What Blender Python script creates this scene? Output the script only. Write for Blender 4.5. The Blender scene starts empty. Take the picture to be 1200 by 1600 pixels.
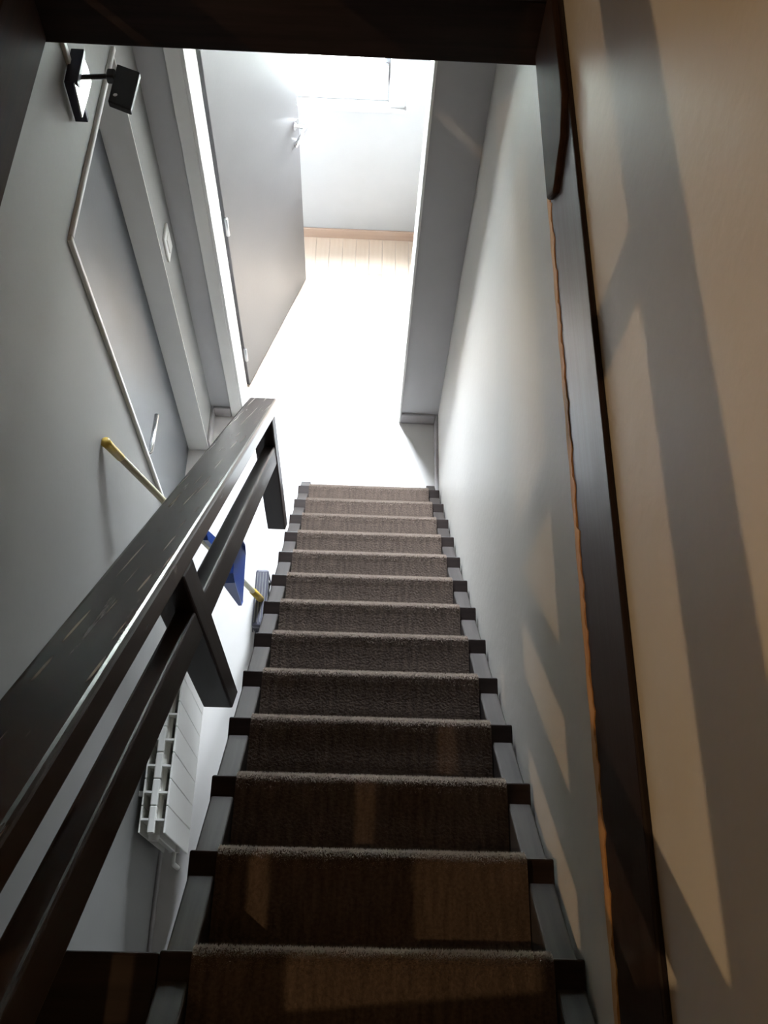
import bpy, bmesh, math, random
from mathutils import Vector, Matrix
random.seed(7)
scene = bpy.context.scene
COL = scene.collection
S = 0.86                                   # model units -> metres

# ------------------------------------------------------------------ camera
H = 4.4734                                 # camera height above the lower floor (model units)
FPX = 1476.55
def cam_axes(p, yw, rl):
    fwd = Vector((0, math.cos(p), -math.sin(p))); up = Vector((0, math.sin(p), math.cos(p))); rt = Vector((1, 0, 0))
    Z = Matrix.Rotation(yw, 3, 'Z')
    rt, up, fwd = Z @ rt, Z @ up, Z @ fwd
    c, s = math.cos(rl), math.sin(rl)
    return c*rt + s*up, -s*rt + c*up, fwd
rt, up, fwd = cam_axes(math.radians(62.744), math.radians(-3.471), math.radians(5.069))
cd = bpy.data.cameras.new('camera'); cam = bpy.data.objects.new('camera', cd); COL.objects.link(cam)
cd.sensor_fit = 'VERTICAL'; cd.sensor_height = 24; cd.lens = 24*FPX/1600; cd.clip_start = 0.02
m = Matrix((rt, up, -fwd)).transposed().to_4x4(); m.translation = Vector((0, 0, H*S)); cam.matrix_world = m
scene.camera = cam

# ------------------------------------------------------------------ light
w = bpy.data.worlds.new('overcast_sky'); scene.world = w; w.use_nodes = True
bg = w.node_tree.nodes['Background']; bg.inputs[0].default_value = (0.86, 0.92, 1.0, 1); bg.inputs[1].default_value = 210
scene.view_settings.view_transform = 'Standard'; scene.view_settings.look = 'None'
scene.view_settings.gamma = 1; scene.view_settings.use_curve_mapping = False
scene.view_settings.exposure = 0.0
scene.cycles.use_denoising = True
scene.cycles.diffuse_bounces = 8; scene.cycles.max_bounces = 12; scene.cycles.sample_clamp_indirect = 20
WIN = dict(x0=-0.62, x1=0.06, z0=1.02, z1=2.50, y=4.22)
pl = bpy.data.lights.new('window_portal', 'AREA'); pl.shape = 'RECTANGLE'
pl.size = (WIN['x1']-WIN['x0'])*S; pl.size_y = (WIN['z1']-WIN['z0'])*S; pl.cycles.is_portal = True
po = bpy.data.objects.new('window_portal', pl); COL.objects.link(po)
po.location = Vector(((WIN['x0']+WIN['x1'])/2, 4.30, (WIN['z0']+WIN['z1'])/2))*S; po.rotation_euler = (math.radians(-90), 0, 0)
sl = bpy.data.lights.new('sun', 'SUN'); sl.energy = 6; sl.angle = math.radians(4); sl.color = (1.0, .95, .88)
so = bpy.data.objects.new('sun', sl); COL.objects.link(so); so.location = (-2, 8, 9)
so.rotation_euler = Vector((.2, -.42, -.985)).to_track_quat('-Z', 'Y').to_euler()
LAMP = Vector((-3.015, -0.273, 5.33)); LAMP_W = 125

# ------------------------------------------------------------------ materials
def mat(name): 
    mt = bpy.data.materials.new(name); mt.use_nodes = True
    return mt, mt.node_tree.nodes, mt.node_tree.links, mt.node_tree.nodes['Principled BSDF']
def plain(name, col, rough=.5, metal=0, spec=.5, noise=.06, nscale=9, bump=0, bscale=60, coat=0):
    mt, N, L, b = mat(name)
    b.inputs['Roughness'].default_value = rough; b.inputs['Metallic'].default_value = metal
    b.inputs['Specular IOR Level'].default_value = spec; b.inputs['Coat Weight'].default_value = coat
    tc = N.new('ShaderNodeTexCoord'); nz = N.new('ShaderNodeTexNoise'); nz.inputs['Scale'].default_value = nscale; nz.inputs['Detail'].default_value = 4
    L.new(tc.outputs['Object'], nz.inputs['Vector'])
    cr = N.new('ShaderNodeValToRGB'); L.new(nz.outputs['Fac'], cr.inputs['Fac'])
    cr.color_ramp.elements[0].position = .3; cr.color_ramp.elements[1].position = .7
    cr.color_ramp.elements[0].color = tuple(c*(1-noise) for c in col)+(1,)
    cr.color_ramp.elements[1].color = tuple(min(1, c*(1+noise)) for c in col)+(1,)
    L.new(cr.outputs['Color'], b.inputs['Base Color'])
    if bump:
        n2 = N.new('ShaderNodeTexNoise'); n2.inputs['Scale'].default_value = bscale; n2.inputs['Detail'].default_value = 3
        L.new(tc.outputs['Object'], n2.inputs['Vector'])
        bp = N.new('ShaderNodeBump'); bp.inputs['Strength'].default_value = bump; bp.inputs['Distance'].default_value = .004
        L.new(n2.outputs['Fac'], bp.inputs['Height']); L.new(bp.outputs['Normal'], b.inputs['Normal'])
    return mt
def wood(name, dark, light, rough=.35, axis='Y', scale=1.0, bump=.15, scratch=0, spec=.5, vary=1.0):
    mt, N, L, b = mat(name); b.inputs['Specular IOR Level'].default_value = spec
    tc = N.new('ShaderNodeTexCoord'); mp = N.new('ShaderNodeMapping'); L.new(tc.outputs['Object'], mp.inputs['Vector'])
    if axis == 'S':                        # grain along the pitch of the stairs
        m0 = N.new('ShaderNodeMapping'); m0.inputs['Rotation'].default_value = (math.radians(47.6), 0, 0)
        L.new(tc.outputs['Object'], m0.inputs['Vector']); L.new(m0.outputs['Vector'], mp.inputs['Vector']); axis = 'Y'
    sc = {'X': (1.2, 22, 22), 'Y': (22, 1.2, 22), 'Z': (22, 22, 1.2)}[axis]
    mp.inputs['Scale'].default_value = tuple(s*scale for s in sc)
    nz = N.new('ShaderNodeTexNoise'); nz.inputs['Scale'].default_value = 1.6; nz.inputs['Detail'].default_value = 6; nz.inputs['Roughness'].default_value = .65
    L.new(mp.outputs['Vector'], nz.inputs['Vector'])
    cr = N.new('ShaderNodeValToRGB'); cr.color_ramp.elements[0].position = .32; cr.color_ramp.elements[1].position = .72
    cr.color_ramp.elements[0].color = dark+(1,); cr.color_ramp.elements[1].color = light+(1,)
    L.new(nz.outputs['Fac'], cr.inputs['Fac']); last = cr.outputs['Color']
    if scratch:
        vz = N.new('ShaderNodeTexNoise'); vz.inputs['Scale'].default_value = 1.0; vz.inputs['Detail'].default_value = 0
        m1 = N.new('ShaderNodeMapping'); L.new(tc.outputs['Object'], m1.inputs['Vector']); m1.inputs['Rotation'].default_value = (math.radians(47.6), 0, .04)
        m2 = N.new('ShaderNodeMapping'); L.new(m1.outputs['Vector'], m2.inputs['Vector']); m2.inputs['Scale'].default_value = (260, 7, 7)
        L.new(m2.outputs['Vector'], vz.inputs['Vector'])
        c2 = N.new('ShaderNodeValToRGB'); c2.color_ramp.elements[0].position = .73; c2.color_ramp.elements[1].position = .80
        L.new(vz.outputs['Fac'], c2.inputs['Fac'])
        mx = N.new('ShaderNodeMixRGB'); L.new(c2.outputs['Color'], mx.inputs['Fac']); L.new(last, mx.inputs['Color1']); mx.inputs['Color2'].default_value = (.28, .25, .22, 1)
        last = mx.outputs['Color']
    L.new(last, b.inputs['Base Color'])
    rr = N.new('ShaderNodeMapRange'); rr.inputs['To Min'].default_value = rough*(1-.2*vary); rr.inputs['To Max'].default_value = rough*(1+.25*vary)
    L.new(nz.outputs['Fac'], rr.inputs['Value']); L.new(rr.outputs['Result'], b.inputs['Roughness'])
    bp = N.new('ShaderNodeBump'); bp.inputs['Strength'].default_value = bump; bp.inputs['Distance'].default_value = .003
    L.new(nz.outputs['Fac'], bp.inputs['Height']); L.new(bp.outputs['Normal'], b.inputs['Normal'])
    return mt
def carpet_mat():
    mt, N, L, b = mat('brown_carpet'); b.inputs['Roughness'].default_value = 1; b.inputs['Specular IOR Level'].default_value = .1
    b.inputs['Sheen Weight'].default_value = .5; b.inputs['Sheen Roughness'].default_value = .6; b.inputs['Sheen Tint'].default_value = (.6, .5, .42, 1)
    tc = N.new('ShaderNodeTexCoord'); nz = N.new('ShaderNodeTexNoise'); nz.inputs['Scale'].default_value = 170; nz.inputs['Detail'].default_value = 3
    L.new(tc.outputs['Object'], nz.inputs['Vector'])
    mp = N.new('ShaderNodeMapping'); mp.inputs['Scale'].default_value = (90, 14, 14); L.new(tc.outputs['Object'], mp.inputs['Vector'])
    n2 = N.new('ShaderNodeTexNoise'); n2.inputs['Scale'].default_value = 1; L.new(mp.outputs['Vector'], n2.inputs['Vector'])
    ad = N.new('ShaderNodeMath'); ad.operation = 'ADD'; L.new(nz.outputs['Fac'], ad.inputs[0]); L.new(n2.outputs['Fac'], ad.inputs[1])
    cr = N.new('ShaderNodeValToRGB'); cr.color_ramp.elements[0].position = .35; cr.color_ramp.elements[1].position = .7
    hf = N.new('ShaderNodeMath'); hf.operation = 'MULTIPLY'; hf.inputs[1].default_value = .5; L.new(ad.outputs[0], hf.inputs[0])
    L.new(hf.outputs[0], cr.inputs['Fac'])
    cr.color_ramp.elements[0].color = (.04, .028, .022, 1); cr.color_ramp.elements[1].color = (.10, .072, .058, 1)
    L.new(cr.outputs['Color'], b.inputs['Base Color'])
    bp = N.new('ShaderNodeBump'); bp.inputs['Strength'].default_value = .8; bp.inputs['Distance'].default_value = .004
    L.new(nz.outputs['Fac'], bp.inputs['Height']); L.new(bp.outputs['Normal'], b.inputs['Normal'])
    return mt
M = {}
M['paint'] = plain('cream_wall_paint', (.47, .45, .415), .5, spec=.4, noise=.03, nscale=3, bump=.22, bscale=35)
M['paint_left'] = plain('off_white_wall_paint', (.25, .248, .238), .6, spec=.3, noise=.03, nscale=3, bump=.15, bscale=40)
M['panel'] = plain('taupe_upstairs_paint', (.22, .19, .16), .7)
M['ceiling'] = plain('ceiling_paint', (.3, .29, .28), .8, noise=.02)
M['paint_far'] = plain('pale_grey_wall_paint', (.46, .455, .46), .55, spec=.3, noise=.03, nscale=3, bump=.15, bscale=40)
M['room'] = plain('white_room_paint', (.39, .405, .415), .6, noise=.02)
M['tile'] = plain('pale_floor_tile', (.70, .68, .66), .34, spec=1.0, noise=.05, nscale=5)
M['lacquer'] = plain('white_lacquer', (.78, .77, .74), .35, noise=.02)
M['window_paint'] = plain('white_window_paint', (.40, .405, .41), .4, noise=.02)
M['door'] = plain('taupe_door_paint', (.085, .082, .083), .42, noise=.05, nscale=4, bump=.05)
M['door_side'] = plain('slate_grey_door_paint', (.075, .08, .09), .4, noise=.05, nscale=4, bump=.05)
M['wood'] = wood('dark_varnished_wood', (.012, .0075, .0065), (.03, .019, .016), .4, 'Y', spec=.2)
M['woodx'] = wood('dark_varnished_wood_cross', (.012, .0075, .0065), (.03, .019, .016), .42, 'X', spec=.15)
M['woodz'] = wood('dark_varnished_wood_upright', (.013, .009, .008), (.032, .021, .018), .4, 'Z', spec=.2)
M['wood_matt'] = wood('dull_dark_wood', (.016, .009, .007), (.04, .022, .016), .7, 'Y', spec=.06)
M['rail'] = wood('worn_dark_varnish', (.019, .012, .010), (.031, .020, .0165), .27, 'S', 1.8, bump=.012, scratch=1, spec=.32, vary=.15)
M['wood_slope'] = wood('dark_varnished_wood_pitched', (.012, .0075, .0065), (.03, .019, .016), .4, 'S', spec=.2)
M['string'] = wood('stringer_varnish', (.022, .018, .016), (.055, .046, .042), .5, 'S', spec=.13)
M['raw'] = wood('raw_chipped_wood', (.34, .16, .04), (.60, .34, .12), .6, 'Y', bump=.6)
M['floorboard'] = wood('upstairs_floorboard', (.05, .03, .02), (.12, .07, .045), .35, 'X')
M['plank'] = wood('oak_plank', (.66, .53, .42), (.76, .64, .53), .36, 'Y', .6, .03, spec=1.0)
M['skirt_wood'] = wood('brown_skirting', (.36, .25, .19), (.46, .34, .27), .45, 'X', .6, .05)
M['skirt'] = plain('grey_stone_skirting', (.40, .38, .38), .35, noise=.1, nscale=14)
M['carpet'] = carpet_mat()
def pile_mat():
    mt, N, L, b = mat('carpet_pile_fibre'); out_ = N['Material Output']
    b.inputs['Base Color'].default_value = (.16, .125, .105, 1); b.inputs['Roughness'].default_value = 1; b.inputs['Specular IOR Level'].default_value = .1
    tr = N.new('ShaderNodeBsdfTranslucent'); nz = N.new('ShaderNodeTexNoise'); nz.inputs['Scale'].default_value = 60
    cr = N.new('ShaderNodeValToRGB'); L.new(nz.outputs['Fac'], cr.inputs['Fac']); cr.color_ramp.elements[0].color = (.24, .19, .16, 1); cr.color_ramp.elements[1].color = (.42, .35, .30, 1)
    L.new(cr.outputs['Color'], tr.inputs['Color'])
    mx = N.new('ShaderNodeMixShader'); mx.inputs['Fac'].default_value = .6
    L.new(b.outputs['BSDF'], mx.inputs[1]); L.new(tr.outputs['BSDF'], mx.inputs[2]); L.new(mx.outputs['Shader'], out_.inputs['Surface'])
    return mt
M['pile'] = pile_mat()
M['chrome'] = plain('chrome', (.85, .85, .86), .12, metal=1, noise=.01)
M['steel'] = plain('brushed_steel', (.45, .46, .47), .3, metal=1, noise=.05)
M['black'] = plain('black_metal', (.012, .012, .014), .45, noise=.1)
M['navy'] = plain('dark_navy_enamel', (.012, .013, .03), .4, noise=.1)
M['yellow'] = plain('yellow_plastic', (.62, .42, .07), .4, noise=.08)
M['pole'] = plain('pale_yellow_pole', (.74, .68, .50), .35, noise=.08)
M['blue'] = plain('blue_plastic', (.015, .05, .24), .3, noise=.06)
M['bristle'] = plain('dark_bristle', (.04, .04, .055), .8, noise=.3, nscale=60)
M['brushblock'] = plain('slate_plastic', (.09, .09, .12), .4, noise=.1)
M['rad'] = plain('white_radiator_enamel', (.80, .79, .75), .35, noise=.02)
M['switch'] = plain('switch_plastic', (.75, .74, .71), .35, noise=.01)
def glass():
    mt, N, L, b = mat('window_glass'); out_ = N['Material Output']
    tr = N.new('ShaderNodeBsdfTransparent'); gl = N.new('ShaderNodeBsdfGlossy'); gl.inputs['Roughness'].default_value = .02
    tr.inputs['Color'].default_value = (.97, .98, .98, 1)
    mx = N.new('ShaderNodeMixShader'); mx.inputs['Fac'].default_value = .05; L.new(tr.outputs['BSDF'], mx.inputs[1]); L.new(gl.outputs['BSDF'], mx.inputs[2])
    L.new(mx.outputs['Shader'], out_.inputs['Surface'])
    return mt
M['glass'] = glass()

# ------------------------------------------------------------------ mesh helpers (coordinates in model units)
WORLD = {}
def new(): return bmesh.new()
def box(bm, x0, x1, y0, y1, z0, z1, bev=0, seg=2):
    r = bmesh.ops.create_cube(bm, size=1)['verts']
    for v in r: v.co = Vector(((x0+x1)/2+v.co.x*(x1-x0), (y0+y1)/2+v.co.y*(y1-y0), (z0+z1)/2+v.co.z*(z1-z0)))
    if bev:
        es = list({e for v in r for e in v.link_edges})
        bmesh.ops.bevel(bm, geom=es, offset=bev, segments=seg, profile=.5, affect='EDGES')
    return bm
def prism(bm, pts, axis, a, b, bev=0, seg=2):
    """extrude a 2-D polygon along axis from a to b. axis X: pts are (y,z); Y: (x,z); Z: (x,y)"""
    def P(p, t): return {'X': (t, p[0], p[1]), 'Y': (p[0], t, p[1]), 'Z': (p[0], p[1], t)}[axis]
    A = [bm.verts.new(P(p, a)) for p in pts]; B = [bm.verts.new(P(p, b)) for p in pts]
    fs = [bm.faces.new(A), bm.faces.new(B[::-1])]
    for i in range(len(pts)):
        j = (i+1) % len(pts); fs.append(bm.faces.new((A[j], A[i], B[i], B[j])))
    bmesh.ops.recalc_face_normals(bm, faces=fs)
    if bev:
        es = list({e for f in fs for e in f.edges})
        bmesh.ops.bevel(bm, geom=es, offset=bev, segments=seg, profile=.5, affect='EDGES')
    return bm
def tube(bm, pts, r, n=12, r2=None):
    pts = [Vector(p) for p in pts]; rings = []
    for i, p in enumerate(pts):
        d = (pts[min(i+1, len(pts)-1)]-pts[max(i-1, 0)]).normalized()
        a = d.orthogonal().normalized() if i == 0 else (rings[-1][1]-d*rings[-1][1].dot(d)).normalized()
        b = d.cross(a); rr = r if r2 is None else r+(r2-r)*i/(len(pts)-1)
        rings.append(([bm.verts.new(p+rr*(a*math.cos(2*math.pi*k/n)+b*math.sin(2*math.pi*k/n))) for k in range(n)], a))
    for (q, _), (s, _) in zip(rings, rings[1:]):
        for k in range(n): bm.faces.new((q[k], q[(k+1) % n], s[(k+1) % n], s[k]))
    bm.faces.new(rings[0][0][::-1]); bm.faces.new(rings[-1][0])
    return bm
def obj(name, bm, material, parent=None, loc=(0, 0, 0), smooth=False):
    """bm in world model units; the object's origin is put at loc"""
    loc = Vector(loc)
    bmesh.ops.recalc_face_normals(bm, faces=bm.faces[:])
    for v in bm.verts: v.co = (v.co-loc)*S
    me = bpy.data.meshes.new(name); bm.to_mesh(me); bm.free()
    me.materials.append(M[material])
    if smooth:
        for p in me.polygons: p.use_smooth = True
    return place(name, me, parent, loc)
def place(name, me, parent, loc):
    o = bpy.data.objects.new(name, me); COL.objects.link(o); loc = Vector(loc)
    WORLD[o.name] = loc
    if parent: o.parent = parent; o.location = (loc-WORLD[parent.name])*S
    else: o.location = loc*S
    return o
def tag(o, label, cat, group=None):
    o['label'] = label; o['category'] = cat
    if group: o['group'] = group
    return o
def thing(name, loc, label, cat, group=None):
    return tag(place(name, None, None, loc), label, cat, group)
def struct(o, label=None, cat=None):
    o['kind'] = 'structure'
    if label: o['label'] = label
    if cat: o['category'] = cat
    return o

# ------------------------------------------------------------------ key dimensions
RI, G, Y0, XC = .20767, .18935, 2.34582, .0535
CW = .31                                   # half width between the stringers
XL, XR = -.825, .425                       # left and right wall
YF = 2.875; YB = 3.065                     # partition wall with the doorway
YW = 4.22                                  # window wall of the far room
ZC, ZU = 2.88, 3.115                       # hall ceiling, upper floor
YO = 2.10                                  # far edge of the stair opening
ZT = 5.72                                  # upstairs ceiling
def nose(y): return RI+(Y0-y)/G*RI         # height of the nosing line
TAN = RI/G

# ------------------------------------------------------------------ room shell
def sbox(name, mt, *boxes, label=None, cat=None):
    bm = new()
    for b in boxes: box(bm, *b)
    x = sum(b[0]+b[1] for b in boxes)/2/len(boxes); y = sum(b[2]+b[3] for b in boxes)/2/len(boxes); z = min(b[4] for b in boxes)
    return struct(obj(name, bm, mt, None, (x, y, z)), label, cat)
sbox('floor', 'tile', (-1.15, XR+.2, -2.6, YB, -.1, 0), label='pale tiled floor at the foot of the stairs', cat='floor')
room_floor = sbox('floor', 'tile', (-2.4, XR+.2, YB, YW+.2, -.1, -.012), label='light oak plank floor of the room beyond the doorway', cat='floor')
px = -2.2; k = 0
while px < XR-.001:
    x1 = min(px+.082, XR); cut = YB+.25+.62*((k*37) % 100)/100
    for (a, b_) in ((YB+.002, cut), (cut, YW-.002)):
        bm = box(new(), px+.0006, x1-.0006, a+.001, b_-.001, -.012, 0, .0015, 1)
        obj('plank', bm, 'plank', room_floor, ((px+x1)/2, (a+b_)/2, -.012))
    px = x1; k += 1
sbox('wall_right', 'paint', (XR, XR+.2, -2.6, YW+.2, 0, ZT), label='cream painted wall right of the stairs, striped by railing shadows', cat='wall')
DY0, DY1, DZ = 1.857, 2.645, 2.45          # doorway in the left wall
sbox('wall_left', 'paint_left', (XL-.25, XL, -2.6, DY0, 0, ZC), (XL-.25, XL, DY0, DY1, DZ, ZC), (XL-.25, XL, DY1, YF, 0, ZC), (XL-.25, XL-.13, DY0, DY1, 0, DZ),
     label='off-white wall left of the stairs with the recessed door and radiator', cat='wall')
JX0, JX1, JZ = -.661, .22, 2.45            # doorway in the far partition
sbox('wall_far', 'paint_far', (XL-1.4, JX0, YF, YB, 0, ZC), (JX1, XR, YF, YB, 0, ZC), (JX0, JX1, YF, YB, JZ, ZC),
     label='off-white partition wall with the open doorway at the foot of the stairs', cat='wall')
sbox('wall_window', 'room', (-2.4, WIN['x0']-.12, YW, YW+.085, 0, ZC), (WIN['x1']+.115, XR, YW, YW+.085, 0, ZC), (WIN['x0']-.12, WIN['x1']+.115, YW, YW+.085, 0, .985), (WIN['x0']-.12, WIN['x1']+.115, YW, YW+.085, WIN['z1']+.08, ZC),
     label='bright white wall under the window of the far room', cat='wall')
sbox('wall_room_side', 'room', (-2.4, -2.2, YB, YW, 0, ZC))
sbox('wall_back', 'panel', (-4.8, XR+.2, -2.8, -2.6, 0, ZT))
sbox('wall_upstairs_side', 'panel', (-4.8, -4.6, -2.6, YW+.2, ZU, ZT))
sbox('wall_upstairs_far', 'panel', (-4.6, XR, YW, YW+.2, ZU, ZT))
sbox('ceiling_upstairs', 'ceiling', (-4.8, XR+.2, -2.8, YW+.2, ZT, ZT+.1))
sbox('ceiling', 'ceiling', (-4.6, XL-.02, -2.6, YW+.2, ZC, ZU-.02))
sbox('ceiling', 'ceiling', (XL-.02, XR, YO+.04, YW+.2, ZC, ZU-.02), label='underside of the upper floor beyond the stair opening', cat='ceiling')
sbox('ceiling', 'ceiling', (XL-.02, XR, -2.6, -.36, ZC, ZU-.02))
sbox('floor_upstairs', 'floorboard', (-4.6, XL-.02, -2.6, YW+.2, ZU-.02, ZU), (XL-.02, XR, YO+.04, YW+.2, ZU-.02, ZU))
sbox('floor_upstairs', 'floorboard', (XL-.02, XR, -2.6, -.32, ZU-.02, ZU))
M['ground'] = plain('outdoor_ground', (.17, .18, .15), .9, noise=.3, nscale=.5)
sbox('ground', 'ground', (-30, 30, YW+.3, 60, -.6, -.4), label='ground outside the window', cat='ground')
# trims around the stair opening
t1 = struct(place('trim_1', None, None, (-.2, YO, ZC)), 'dark wooden beam across the far end of the stair opening', 'beam')
obj('fascia_board', box(new(), XL+.0, XR, YO, YO+.04, ZC, 3.062, .004), 'woodx', t1, (-.2, YO, ZC))
obj('nosing_board', box(new(), XL+.0, XR, YO-.018, YO+.08, 3.062, ZU+.004, .008), 'woodx', t1, (-.2, YO, 3.062))
t2 = struct(place('trim_2', None, None, (XR, .9, ZC)), 'dark glossy board running along the right wall at upper floor level', 'board')
obj('board', box(new(), XR-.012, XR, -.9, YO, ZC+.022, ZU+.004, .004), 'wood', t2, (XR, .9, ZC))
# chipped lower edge: irregular strip with bare wood
bm = new(); n = 150; ya, yb = -.6, YO-.02; top = []; bot = []
for i in range(n+1):
    y = ya+(yb-ya)*i/n
    j = ZC+.022+.010*math.sin(i*1.7)*math.sin(i*.63)+.004*random.uniform(-1, 1)
    top.append((y, j+.004)); bot.append((y, ZC+.0025*math.sin(i*.9)))
prism(bm, bot+top[::-1], 'X', XR-.014, XR)
ch = obj('chipped_edge', bm, 'raw', t2, (XR, .9, ZC)); ch['label'] = 'bare orange-brown chipped lower edge'
# knob-like bulge in the board beside the beam
bm = new(); prism(bm, [(YO-.02, ZC+.04), (YO-.02, ZU), (1.70, ZU+.006), (1.62, ZU-.035), (1.56, ZC+.10), (1.60, ZC+.04)], 'X', XR-.026, XR-.008, .006)
obj('end_block', bm, 'wood_matt', t2, (XR, 1.8, ZC+.04))
t3 = struct(place('trim_3', None, None, (XL, .9, ZC)), 'dark wooden board along the left wall at upper floor level', 'board')
obj('board', box(new(), XL-.02, XL+.014, -.36, YO, ZC+.01, ZU+.004, .004), 'wood_matt', t3, (XL, .9, ZC))
t4 = struct(place('trim_4', None, None, (-.2, -.34, ZC)), 'dark wooden edge board of the upper floor at the stair head', 'board')
obj('board', box(new(), XL, XR, -.36, -.325, ZC, ZU+.004, .004), 'woodx', t4, (-.2, -.34, ZC))

# baseboards
def bb(name, b, mt='skirt'):
    return struct(obj(name, box(new(), *b, .003, 1), mt, None, ((b[0]+b[1])/2, (b[2]+b[3])/2, b[4])), None)
bb('baseboard_far', (JX1+.005, XR-.016, YF-.014, YF, 0, .085))
bb('baseboard_corner', (XL+.014, JX0-.06, YF-.014, YF, 0, .085))
bb('baseboard_right', (XR-.016, XR, 2.0, YF, 0, .085))
bb('baseboard_left', (XL, XL+.014, DY1, YF, 0, .085))
bb('baseboard_left', (XL, XL+.012, -1.5, DY0-.03, 0, .05))
bb('baseboard_window', (-2.2, XR, YW-.014, YW, 0, .075), 'skirt_wood')

# far doorway lining and casing
c1 = struct(place('trim_5', None, None, (-.2, YF, 0)), 'white door lining of the bright doorway', 'door frame')
obj('lining', box(new(), JX0-.001, JX0+.012, YF-.012, YB, 0, JZ, .002, 1), 'lacquer', c1, (JX0, YF, 0))
obj('lining', box(new(), JX1-.010, JX1+.001, YF-.012, YB, 0, JZ, .002, 1), 'lacquer', c1, (JX1, YF, 0))
obj('lining', box(new(), JX0, JX1, YF-.012, YB, JZ-.012, JZ, .002, 1), 'lacquer', c1, (0, YF, JZ))
obj('casing', box(new(), JX0-.058, JX0, YF-.012, YF, 0, JZ+.05, .003, 1), 'lacquer', c1, (JX0, YF, 0))
# open door
hg = Vector((-.636, 3.075, 0)); fr = Vector((-.361, 3.866, 0)); u = (fr-hg).normalized(); nrm = Vector((u.y, -u.x, 0))
d1 = struct(place('door_1', None, None, hg), 'taupe door standing open into the bright far room', 'door')
L1 = (fr-hg).length
def doorpt(s, n_, z): return hg+u*s+nrm*n_+Vector((0, 0, z))
def dbox(bm, s0, s1, n0, n1, z0, z1, bev=.002):
    tmp = new(); box(tmp, s0, s1, n0, n1, z0, z1, bev, 1)
    for v in tmp.verts: v.co = doorpt(v.co.x, v.co.y, v.co.z)
    me = bpy.data.meshes.new('t'); tmp.to_mesh(me); bm.from_mesh(me); bpy.data.meshes.remove(me); tmp.free(); return bm
obj('leaf', dbox(new(), 0, L1, -.045, 0, .008, 2.43), 'door', d1, hg)
hz = 1.19; hs = L1-.055
hd = obj('handle', tube(new(), [doorpt(hs, .0, hz), doorpt(hs, .055, hz), doorpt(hs-.012, .062, hz), doorpt(hs-.13, .062, hz-.004)], .0095), 'chrome', d1, doorpt(hs, 0, hz), True)
obj('rosette', tube(new(), [doorpt(hs, -.001, hz), doorpt(hs, .009, hz)], .027, 20), 'chrome', hd, doorpt(hs, 0, hz))
obj('handle', tube(new(), [doorpt(hs, -.045, hz), doorpt(hs, -.1, hz), doorpt(hs-.012, -.107, hz), doorpt(hs-.13, -.107, hz-.004)], .0095), 'chrome', d1, doorpt(hs, 0, hz), True)
kp = obj('key_plate', dbox(new(), L1-.003, L1+.003, -.036, -.010, hz-.16, hz+.05), 'steel', d1, doorpt(L1, 0, hz))
obj('latch', dbox(new(), L1+.002, L1+.014, -.030, -.016, hz-.02, hz+.015), 'steel', kp, doorpt(L1, 0, hz))
ky = obj('keyhole_plate', tube(new(), [doorpt(hs, 0, hz-.11), doorpt(hs, .008, hz-.11)], .02, 18), 'chrome', d1, doorpt(hs, 0, hz-.11))
for z in (.3, 1.25, 2.2):
    obj('hinge', tube(new(), [doorpt(-.004, .006, z-.05), doorpt(-.004, .006, z+.05)], .009, 10), 'steel', d1, doorpt(0, 0, z), True)
# recessed door in the left wall
d2 = struct(place('door_2', None, None, (XL-.11, (DY0+DY1)/2, 0)), 'dark grey flush door recessed in the left wall', 'door')
obj('leaf', box(new(), XL-.13, XL-.108, DY0, DY1, .008, DZ-.01, .002, 1), 'door_side', d2, (XL-.12, (DY0+DY1)/2, 0))
hl = obj('handle', tube(new(), [(XL-.108, 2.03, .985), (XL-.068, 2.03, .985), (XL-.062, 2.042, .985), (XL-.062, 2.235, .975)], .010), 'chrome', d2, (XL-.108, 2.03, .985), True)
obj('rosette', tube(new(), [(XL-.109, 2.03, .985), (XL-.100, 2.03, .985)], .026, 20), 'chrome', hl, (XL-.108, 2.03, .985))
c2 = struct(place('trim_6', None, None, (XL, (DY0+DY1)/2, 0)), 'thin white frame around the recessed door', 'door frame')
obj('frame_side', box(new(), XL-.108, XL+.012, DY0-.018, DY0, 0, DZ+.018, .003, 1), 'lacquer', c2, (XL, DY0, 0))
obj('frame_head', box(new(), XL-.108, XL+.012, DY0, DY1, DZ, DZ+.018, .003, 1), 'lacquer', c2, (XL, 2.2, DZ))
obj('frame_side', box(new(), XL-.108, XL+.002, DY1-.004, DY1+.002, 0, DZ, .001, 1), 'lacquer', c2, (XL, DY1, 0))

# window of the far room
wd = struct(place('window_1', None, None, ((WIN['x0']+WIN['x1'])/2, YW, .985)), 'blown-out bright window with white frame in the far room', 'window')
x0, x1, z0, z1 = WIN['x0'], WIN['x1'], WIN['z0'], WIN['z1']
fx0, fx1, fz0, fz1 = x0-.12, x1+.115, .985, z1+.08
def ring(bm, a0, a1, b0, b1, wl, wr, wb, wt, y0, y1):
    box(bm, a0, a0+wl, y0, y1, b0, b1, .003, 1); box(bm, a1-wr, a1, y0, y1, b0, b1, .003, 1)
    box(bm, a0+wl, a1-wr, y0, y1, b0, b0+wb, .003, 1); box(bm, a0+wl, a1-wr, y0, y1, b1-wt, b1, .003, 1); return bm
obj('frame', ring(new(), fx0, fx1, fz0, fz1, .09, .085, .012, .05, YW-.012, YW+.09), 'window_paint', wd, (0, YW, fz0))
sash = obj('sash', ring(new(), fx0+.085, fx1-.083, fz0+.012, fz1-.05, .033, .034, .022, .03, YW+.03, YW+.075), 'window_paint', wd, (0, YW, fz0))
obj('pane', box(new(), x0-.002, x1+.002, YW+.05, YW+.054, z0, z1+.002), 'glass', wd, (0, YW+.05, z0))
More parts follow.
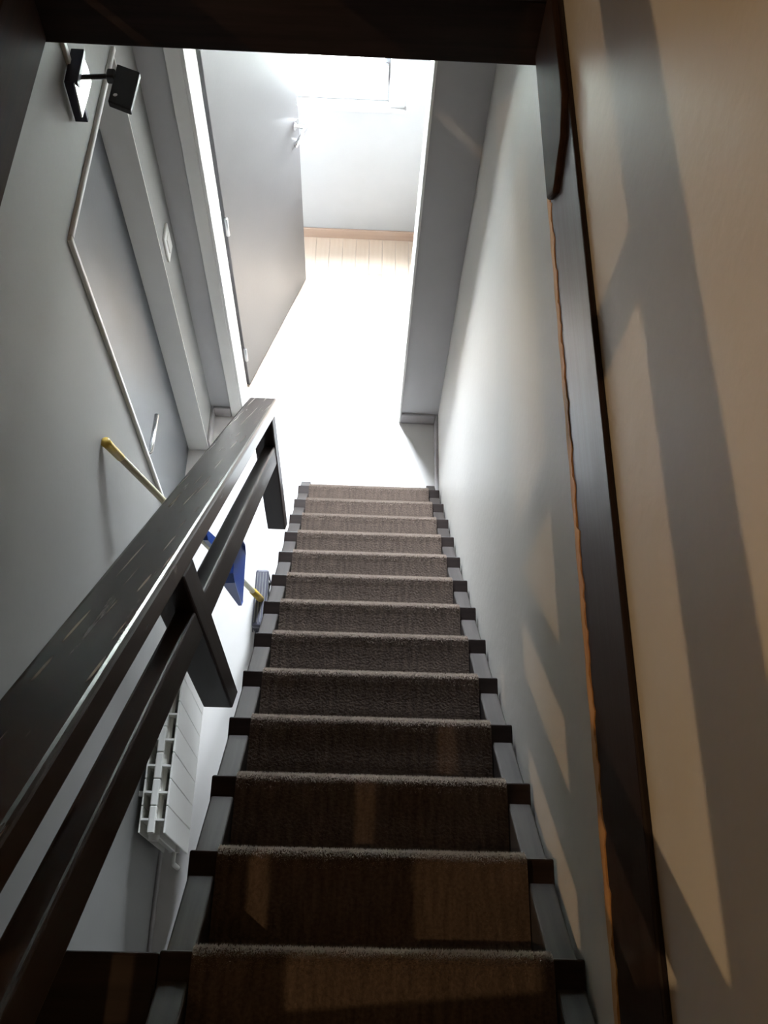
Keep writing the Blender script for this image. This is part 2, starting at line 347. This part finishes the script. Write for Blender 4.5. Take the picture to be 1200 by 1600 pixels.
hn = obj('handle', box(new(), x1+.006, x1+.022, YW-.002, YW+.03, 1.11, 1.23, .004), 'steel', wd, (x1, YW, 1.15))
obj('sill', box(new(), fx0, fx1+.01, YW-.03, YW+.05, .965, .99, .005), 'window_paint', wd, (0, YW, .965))

# ------------------------------------------------------------------ staircase
st = thing('staircase', (XC, 2.47, 0), 'steep dark wooden open staircase with brown carpet treads', 'staircase')
def stringer(xa, xb):
    off = .071
    yt = -.34
    pts = [(2.47, 0), (yt, nose(yt)-off), (yt, nose(yt)-off-.30), (2.47-.30/TAN, 0)]
    o = obj('stringer', prism(new(), pts, 'X', xa, xb, .004, 2), 'string', st, ((xa+xb)/2, 2.47, 0))
stringer(XC+CW+.0005, XC+CW+.0525); stringer(XC-CW-.0525, XC-CW-.0005)
# one tread board (T-shaped, the ears lie on the stringers) and one carpet pad, shared by all steps
def tread_mesh():
    bm = new(); a = CW-.001; e = CW+.054
    pts = [(-a, -.27), (a, -.27), (a, -.068), (e, -.068), (e, -.008), (-e, -.008), (-e, -.068), (-a, -.068)]
    prism(bm, pts, 'Z', -.052, -.010, .004, 2)
    return bm
def carpet_mesh():
    bm = new(); r = .021; pts = []
    pts.append((-.262, -.010)); pts.append((-.262, 0.0))
    for k in range(8):
        y = -.24+.21*k/7; pts.append((y, .0006*math.sin(k*2.1)))
    for k in range(1, 13):
        t = math.pi/2-math.pi*.97*k/12
        pts.append((-.022+r*math.cos(t)*1.05, -.021+r*math.sin(t)))
    pts += [(-.024, -.058), (-.06, -.060), (-.06, -.053), (-.010, -.0525), (-.0075, -.045), (-.0075, -.012), (-.009, -.0098)]
    prism(bm, pts, 'X', -CW+.002, CW-.002)
    return bm
random.seed(3)
TM = CMm = None
def fuzz_mesh(seed):
    """short pile standing up along the rounded nosing and over the pad"""
    rnd = random.Random(seed); vs = []; fs = []
    for i in range(5200):
        x = rnd.uniform(-CW+.004, CW-.004); t = rnd.uniform(-.15, 1.0)
        ang = math.pi/2-t*1.5 if t > 0 else math.pi/2
        y = -.022+.022*math.cos(ang) if t > 0 else -.022+t*.12
        z = -.021+.021*math.sin(ang) if t > 0 else 0
        nv = Vector((rnd.uniform(-.5, .5), math.cos(ang)+rnd.uniform(-.4, .4), math.sin(ang)+rnd.uniform(-.3, .3))).normalized()
        p = Vector((x, y, z)); h = rnd.uniform(.003, .0065); sd = Vector((.0009, 0, 0))
        k = len(vs); vs += [p-sd, p+sd, p+nv*h]; fs.append((k, k+1, k+2))
    me = bpy.data.meshes.new('pile'); me.from_pydata([v*S for v in vs], [], fs); me.materials.append(M['pile']); return me
FZ = fuzz_mesh(5)
for i in range(14):
    yn, zn = Y0-i*G, RI*(i+1)
    loc = Vector((XC, yn, zn))
    if TM is None:
        bm = tread_mesh(); 
        for v in bm.verts: v.co += loc
        t = obj('tread', bm, 'woodx', st, loc); TM = t.data
        bm = carpet_mesh()
        for v in bm.verts: v.co += loc
        c = obj('carpet_pad', bm, 'carpet', t, loc); CMm = c.data
    else:
        t = place('tread', TM, st, loc); c = place('carpet_pad', CMm, t, loc)
    f_ = place('carpet_pile', FZ, t, loc); f_['kind'] = 'stuff'
# broad board beside the upper steps, left of the stringer
lb = struct(obj('trim_7', box(new(), XL+.001, XC-CW-.054, -.33, .062, 2.50, 2.692, .006), 'woodx', None, (-.56, -.1, 2.5)), 'dark wooden landing board between the left wall and the top steps', 'board')

# ------------------------------------------------------------------ stair railing
sr = thing('stair_railing', (-.36, 1.85, nose(1.85)-.1), 'dark varnished stair railing with wide handrail on the open side', 'railing')
def slope_bar(xa, xb, ya, yb, h0, h1, bev):
    return prism(new(), [(ya, nose(ya)+h0), (yb, nose(yb)+h0), (yb, nose(yb)+h1), (ya, nose(ya)+h1)], 'X', xa, xb, bev, 3)
hr = prism(new(), [(-.3, nose(-.3)+.845), (1.905, nose(1.905)+.845), (1.945, nose(1.945)+.925), (-.3, nose(-.3)+.93)], 'X', -.412, -.308, .009, 3)
obj('handrail', hr, 'rail', sr, (-.36, 1.0, 2.5))
obj('middle_rail', slope_bar(-.352, -.312, -.3, 1.80, .54, .672, .006), 'wood_slope', sr, (-.33, 1.0, 2.3))
for yp in (1.785, .665):
    pb = prism(new(), [(yp, nose(yp)-.02), (yp+.07, nose(yp+.07)-.03), (yp+.07, nose(yp+.07)+.85), (yp, nose(yp)+.85)], 'X', -.385, -.3085, .005, 2)
    obj('post', pb, 'woodz', sr, (-.34, yp, nose(yp)-.1))

# ------------------------------------------------------------------ upstairs balustrade (its shadow stripes the right wall)
ub = thing('landing_balustrade', (-.865, .9, ZU), 'dark wooden balustrade on the upper floor beside the stair opening', 'balustrade')
for nme, za, zb in (('bottom_rail', 3.2175, 3.38), ('middle_rail', 3.655, 3.783), ('handrail', 4.0925, 4.211)):
    obj(nme, box(new(), -.885, -.845, -.20, YW, za, zb, .006), 'wood', ub, (-.865, .9, za))
for yp in (-.2, .51, 1.25, 1.95, 2.65, 3.35):
    obj('post', box(new(), -.88, -.85, yp, yp+(.11 if yp < 0 else .082), ZU, 4.10, .004), 'woodz', ub, (-.865, yp, ZU))
# pendant lamp upstairs
pn = thing('pendant_lamp', LAMP, 'bare pendant bulb hanging from the upstairs ceiling', 'lamp')
obj('socket', tube(new(), [LAMP+Vector((0, 0, .05)), LAMP+Vector((0, 0, .11))], .022), 'black', pn, LAMP)
obj('cord', tube(new(), [LAMP+Vector((0, 0, .10)), (LAMP.x, LAMP.y, ZT-.02)], .004, 8), 'black', pn, LAMP)
obj('ceiling_rose', tube(new(), [(LAMP.x, LAMP.y, ZT-.03), (LAMP.x, LAMP.y, ZT)], .05, 20), 'lacquer', pn, LAMP)
pd = bpy.data.lights.new('pendant_bulb', 'POINT'); pd.energy = LAMP_W; pd.color = (1.0, .66, .34); pd.shadow_soft_size = .012
pb = bpy.data.objects.new('pendant_bulb', pd); COL.objects.link(pb); pb.parent = pn

# ------------------------------------------------------------------ radiator
rx0, rx1, rz0, rz1 = -.795, -.690, .09, .69
rd = thing('radiator', (-.74, .85, rz0), 'white sectional radiator on the left wall below the railing', 'radiator')
def section_mesh(y):
    bm = new(); p = .1025
    box(bm, rx1-.008, rx1, y-p/2+.001, y+p/2-.001, rz0, rz1, .002, 1)             # front plate
    box(bm, rx0, rx0+.006, y-p/2+.002, y+p/2-.002, rz0+.02, rz1-.012, .001, 1)   # back fin
    box(bm, rx0+.034, rx0+.062, y-p/2+.0005, y+p/2-.0005, rz0+.01, rz1-.005, .004, 1)   # middle fin
    box(bm, rx0+.005, rx1-.007, y-.004, y+.004, rz0+.01, rz1-.008)               # web
    for z in (rz0+.05, rz1-.06):
        tube(bm, [((rx0+rx1)/2, y-p/2, z), ((rx0+rx1)/2, y+p/2, z)], .024, 12)
    return bm
SM = None; pitch = .1025
for k in range(7):
    y = .592+k*pitch; loc = Vector((-.74, y, rz0))
    if SM is None: s_ = obj('section', section_mesh(y), 'rad', rd, loc); SM = s_.data
    else: place('section', SM, rd, loc)
obj('end_plug', tube(new(), [(-.7425, .52, rz1-.06), (-.7425, .545, rz1-.06)], .02, 16), 'rad', rd, (-.74, .53, .63))
obj('pipe', tube(new(), [(-.7425, .542, rz0+.05), (-.7425, .505, rz0+.05), (-.7425, .495, rz0+.04), (-.7425, .495, 0)], .011, 10), 'rad', rd, (-.74, .5, .1), True)
for y in (.70, 1.11):
    obj('bracket', box(new(), XL, rx0+.02, y-.01, y+.01, rz1-.10, rz1-.08), 'rad', rd, (XL, y, .6))

# ------------------------------------------------------------------ broom and dustpan
T = Vector((-.812, 1.56, 1.862)); B = Vector((-.458, 1.735, .10))
br = thing('broom', (-.465, 1.74, 0), 'long yellow-handled broom leaning against the left wall', 'broom')
ax = (B-T).normalized()
obj('pole', tube(new(), [T+ax*.10, B-ax*.02], .0125, 14), 'pole', br, B, True)
obj('grip', tube(new(), [T, T+ax*.02, T+ax*.04, T+ax*.12], .0165, 14, .014), 'yellow', br, T, True)
obj('ferrule', tube(new(), [B-ax*.16, B], .017, 14), 'yellow', br, B, True)
bm = new(); box(bm, -.497, -.433, 1.59, 1.892, .085, .125, .012, 3)
hb = obj('brush_head', bm, 'brushblock', br, (-.465, 1.74, .08))
bm = new()
for xx in (-.486, -.472, -.458, -.444): box(bm, xx-.002, xx+.002, 1.61, 1.872, .123, .129)
obj('rib', bm, 'steel', hb, (-.465, 1.74, .125))
rnd = random.Random(2); bm = new()
for i in range(10):
    for j in range(28):
        x = -.494+.058*i/9; y = 1.60+.28*j/27
        tube(bm, [(x, y, .09), (x+rnd.uniform(-.008, .008), y+rnd.uniform(-.006, .006), .002)], .0035, 4)
bs = obj('bristles', bm, 'bristle', br, (-.465, 1.74, 0)); bs['kind'] = 'stuff'
# dustpan clipped on the pole
dp_at = lambda s: T+(B-T)*s
side = Vector((0, 1, 0)); side = (side-ax*side.dot(ax)).normalized(); front = side.cross(ax).normalized()
if front.x < 0: front = -front
base = dp_at(.62)+front*.022
dpn = thing('dustpan', dp_at(.80), 'blue plastic dustpan clipped to the broom pole', 'dustpan')
def dp(u_, v_, w_): return base+ax*u_+side*v_+front*w_
def solid(bm, quads_lo, quads_hi):
    A = [bm.verts.new(p) for p in quads_lo]; Bv = [bm.verts.new(p) for p in quads_hi]
    bm.faces.new(A); bm.faces.new(Bv[::-1]); nq = len(A)
    for i in range(nq): bm.faces.new((A[i], A[(i+1) % nq], Bv[(i+1) % nq], Bv[i]))
    return bm
out = [(-.02, -.09), (.02, -.12), (.26, -.15), (.30, -.12), (.30, .11), (.26, .14), (.02, .11), (-.02, .08)]
bm = new(); solid(bm, [dp(a, b_, 0) for a, b_ in out], [dp(a, b_, .006) for a, b_ in out])
obj('pan', bm, 'blue', dpn, dp_at(.80))
bm = new()
for (a0, b0), (a1, b1) in zip([out[4], out[5], out[6], out[7], out[0], out[1], out[2]], [out[5], out[6], out[7], out[0], out[1], out[2], out[3]]):
    hgt0 = .06*(1-max(0, a0)/.34); hgt1 = .06*(1-max(0, a1)/.34)
    solid(bm, [dp(a0, b0, 0), dp(a1, b1, 0), dp(a1, b1, hgt1), dp(a0, b0, hgt0)], [dp(a0, b0*.95, 0), dp(a1, b1*.95, 0), dp(a1, b1*.95, hgt1), dp(a0, b0*.95, hgt0)])
obj('rim', bm, 'blue', dpn, dp_at(.80))
bm = new(); hout = [(-.24, -.02), (-.26, 0), (-.24, .02), (-.02, .03), (-.02, -.03)]
solid(bm, [dp(a, b_, .0) for a, b_ in hout], [dp(a, b_, .02) for a, b_ in hout])
obj('handle', bm, 'blue', dpn, dp_at(.6))

# ------------------------------------------------------------------ wall lamp above the recessed door
wl = thing('wall_lamp', (XL, 2.2, 2.62), 'black wall lamp with square shade and bent chrome plate', 'lamp')
def hull(bm, pts):
    vs = [bm.verts.new(p) for p in pts]; bmesh.ops.convex_hull(bm, input=vs); return bm
bm = new(); prism(bm, [(2.275, 2.735), (2.150, 2.728), (2.146, 2.60), (2.162, 2.60), (2.168, 2.708), (2.275, 2.715)], 'X', XL+.004, -.785, .002, 1)
obj('back_plate', bm, 'navy', wl, (XL, 2.2, 2.62))
rf = [Vector(p) for p in ((-.79, 2.1452, 2.7285), (-.8055, 2.3052, 2.6954), (-.7943, 2.2896, 2.6656), (-.783, 2.2556, 2.6455), (-.7757, 2.1789, 2.6619), (-.7657, 2.0634, 2.69))]
rn = Vector((.95, .15, .28)).normalized()
obj('reflector', solid(new(), rf, [p-rn*.004 for p in rf]), 'chrome', wl, (XL, 2.2, 2.7))
obj('arm', tube(new(), [(-.80, 2.205, 2.70), (-.70, 2.215, 2.70)], .007, 10), 'black', wl, (XL, 2.2, 2.7), True)
obj('joint', box(new(), -.722, -.70, 2.20, 2.232, 2.685, 2.712, .003, 1), 'black', wl, (XL, 2.2, 2.7))
q = [(-.702, 2.265), (-.636, 2.236), (-.640, 2.085), (-.705, 2.115)]
obj('shade', prism(new(), q, 'Z', 2.682, 2.702, .003, 1), 'black', wl, (-.67, 2.17, 2.69))
obj('screw', tube(new(), [(-.687, 2.135, 2.700), (-.687, 2.135, 2.706)], .006, 10), 'chrome', wl, (-.687, 2.135, 2.70))
obj('cable_cover', box(new(), XL, XL+.012, 2.215, 2.235, 2.72, ZC, .002, 1), 'lacquer', wl, (XL, 2.225, 2.8))

# light switch on the short wall beside the corner
sw = thing('light_switch', (XL, 2.745, 1.42), 'white light switch on the narrow wall beside the recessed door', 'switch')
obj('plate', box(new(), XL, XL+.010, 2.70, 2.79, 1.42, 1.555, .003, 2), 'switch', sw, (XL, 2.745, 1.42))
obj('rocker', box(new(), XL+.008, XL+.015, 2.722, 2.768, 1.45, 1.525, .002, 1), 'switch', sw, (XL, 2.745, 1.45))
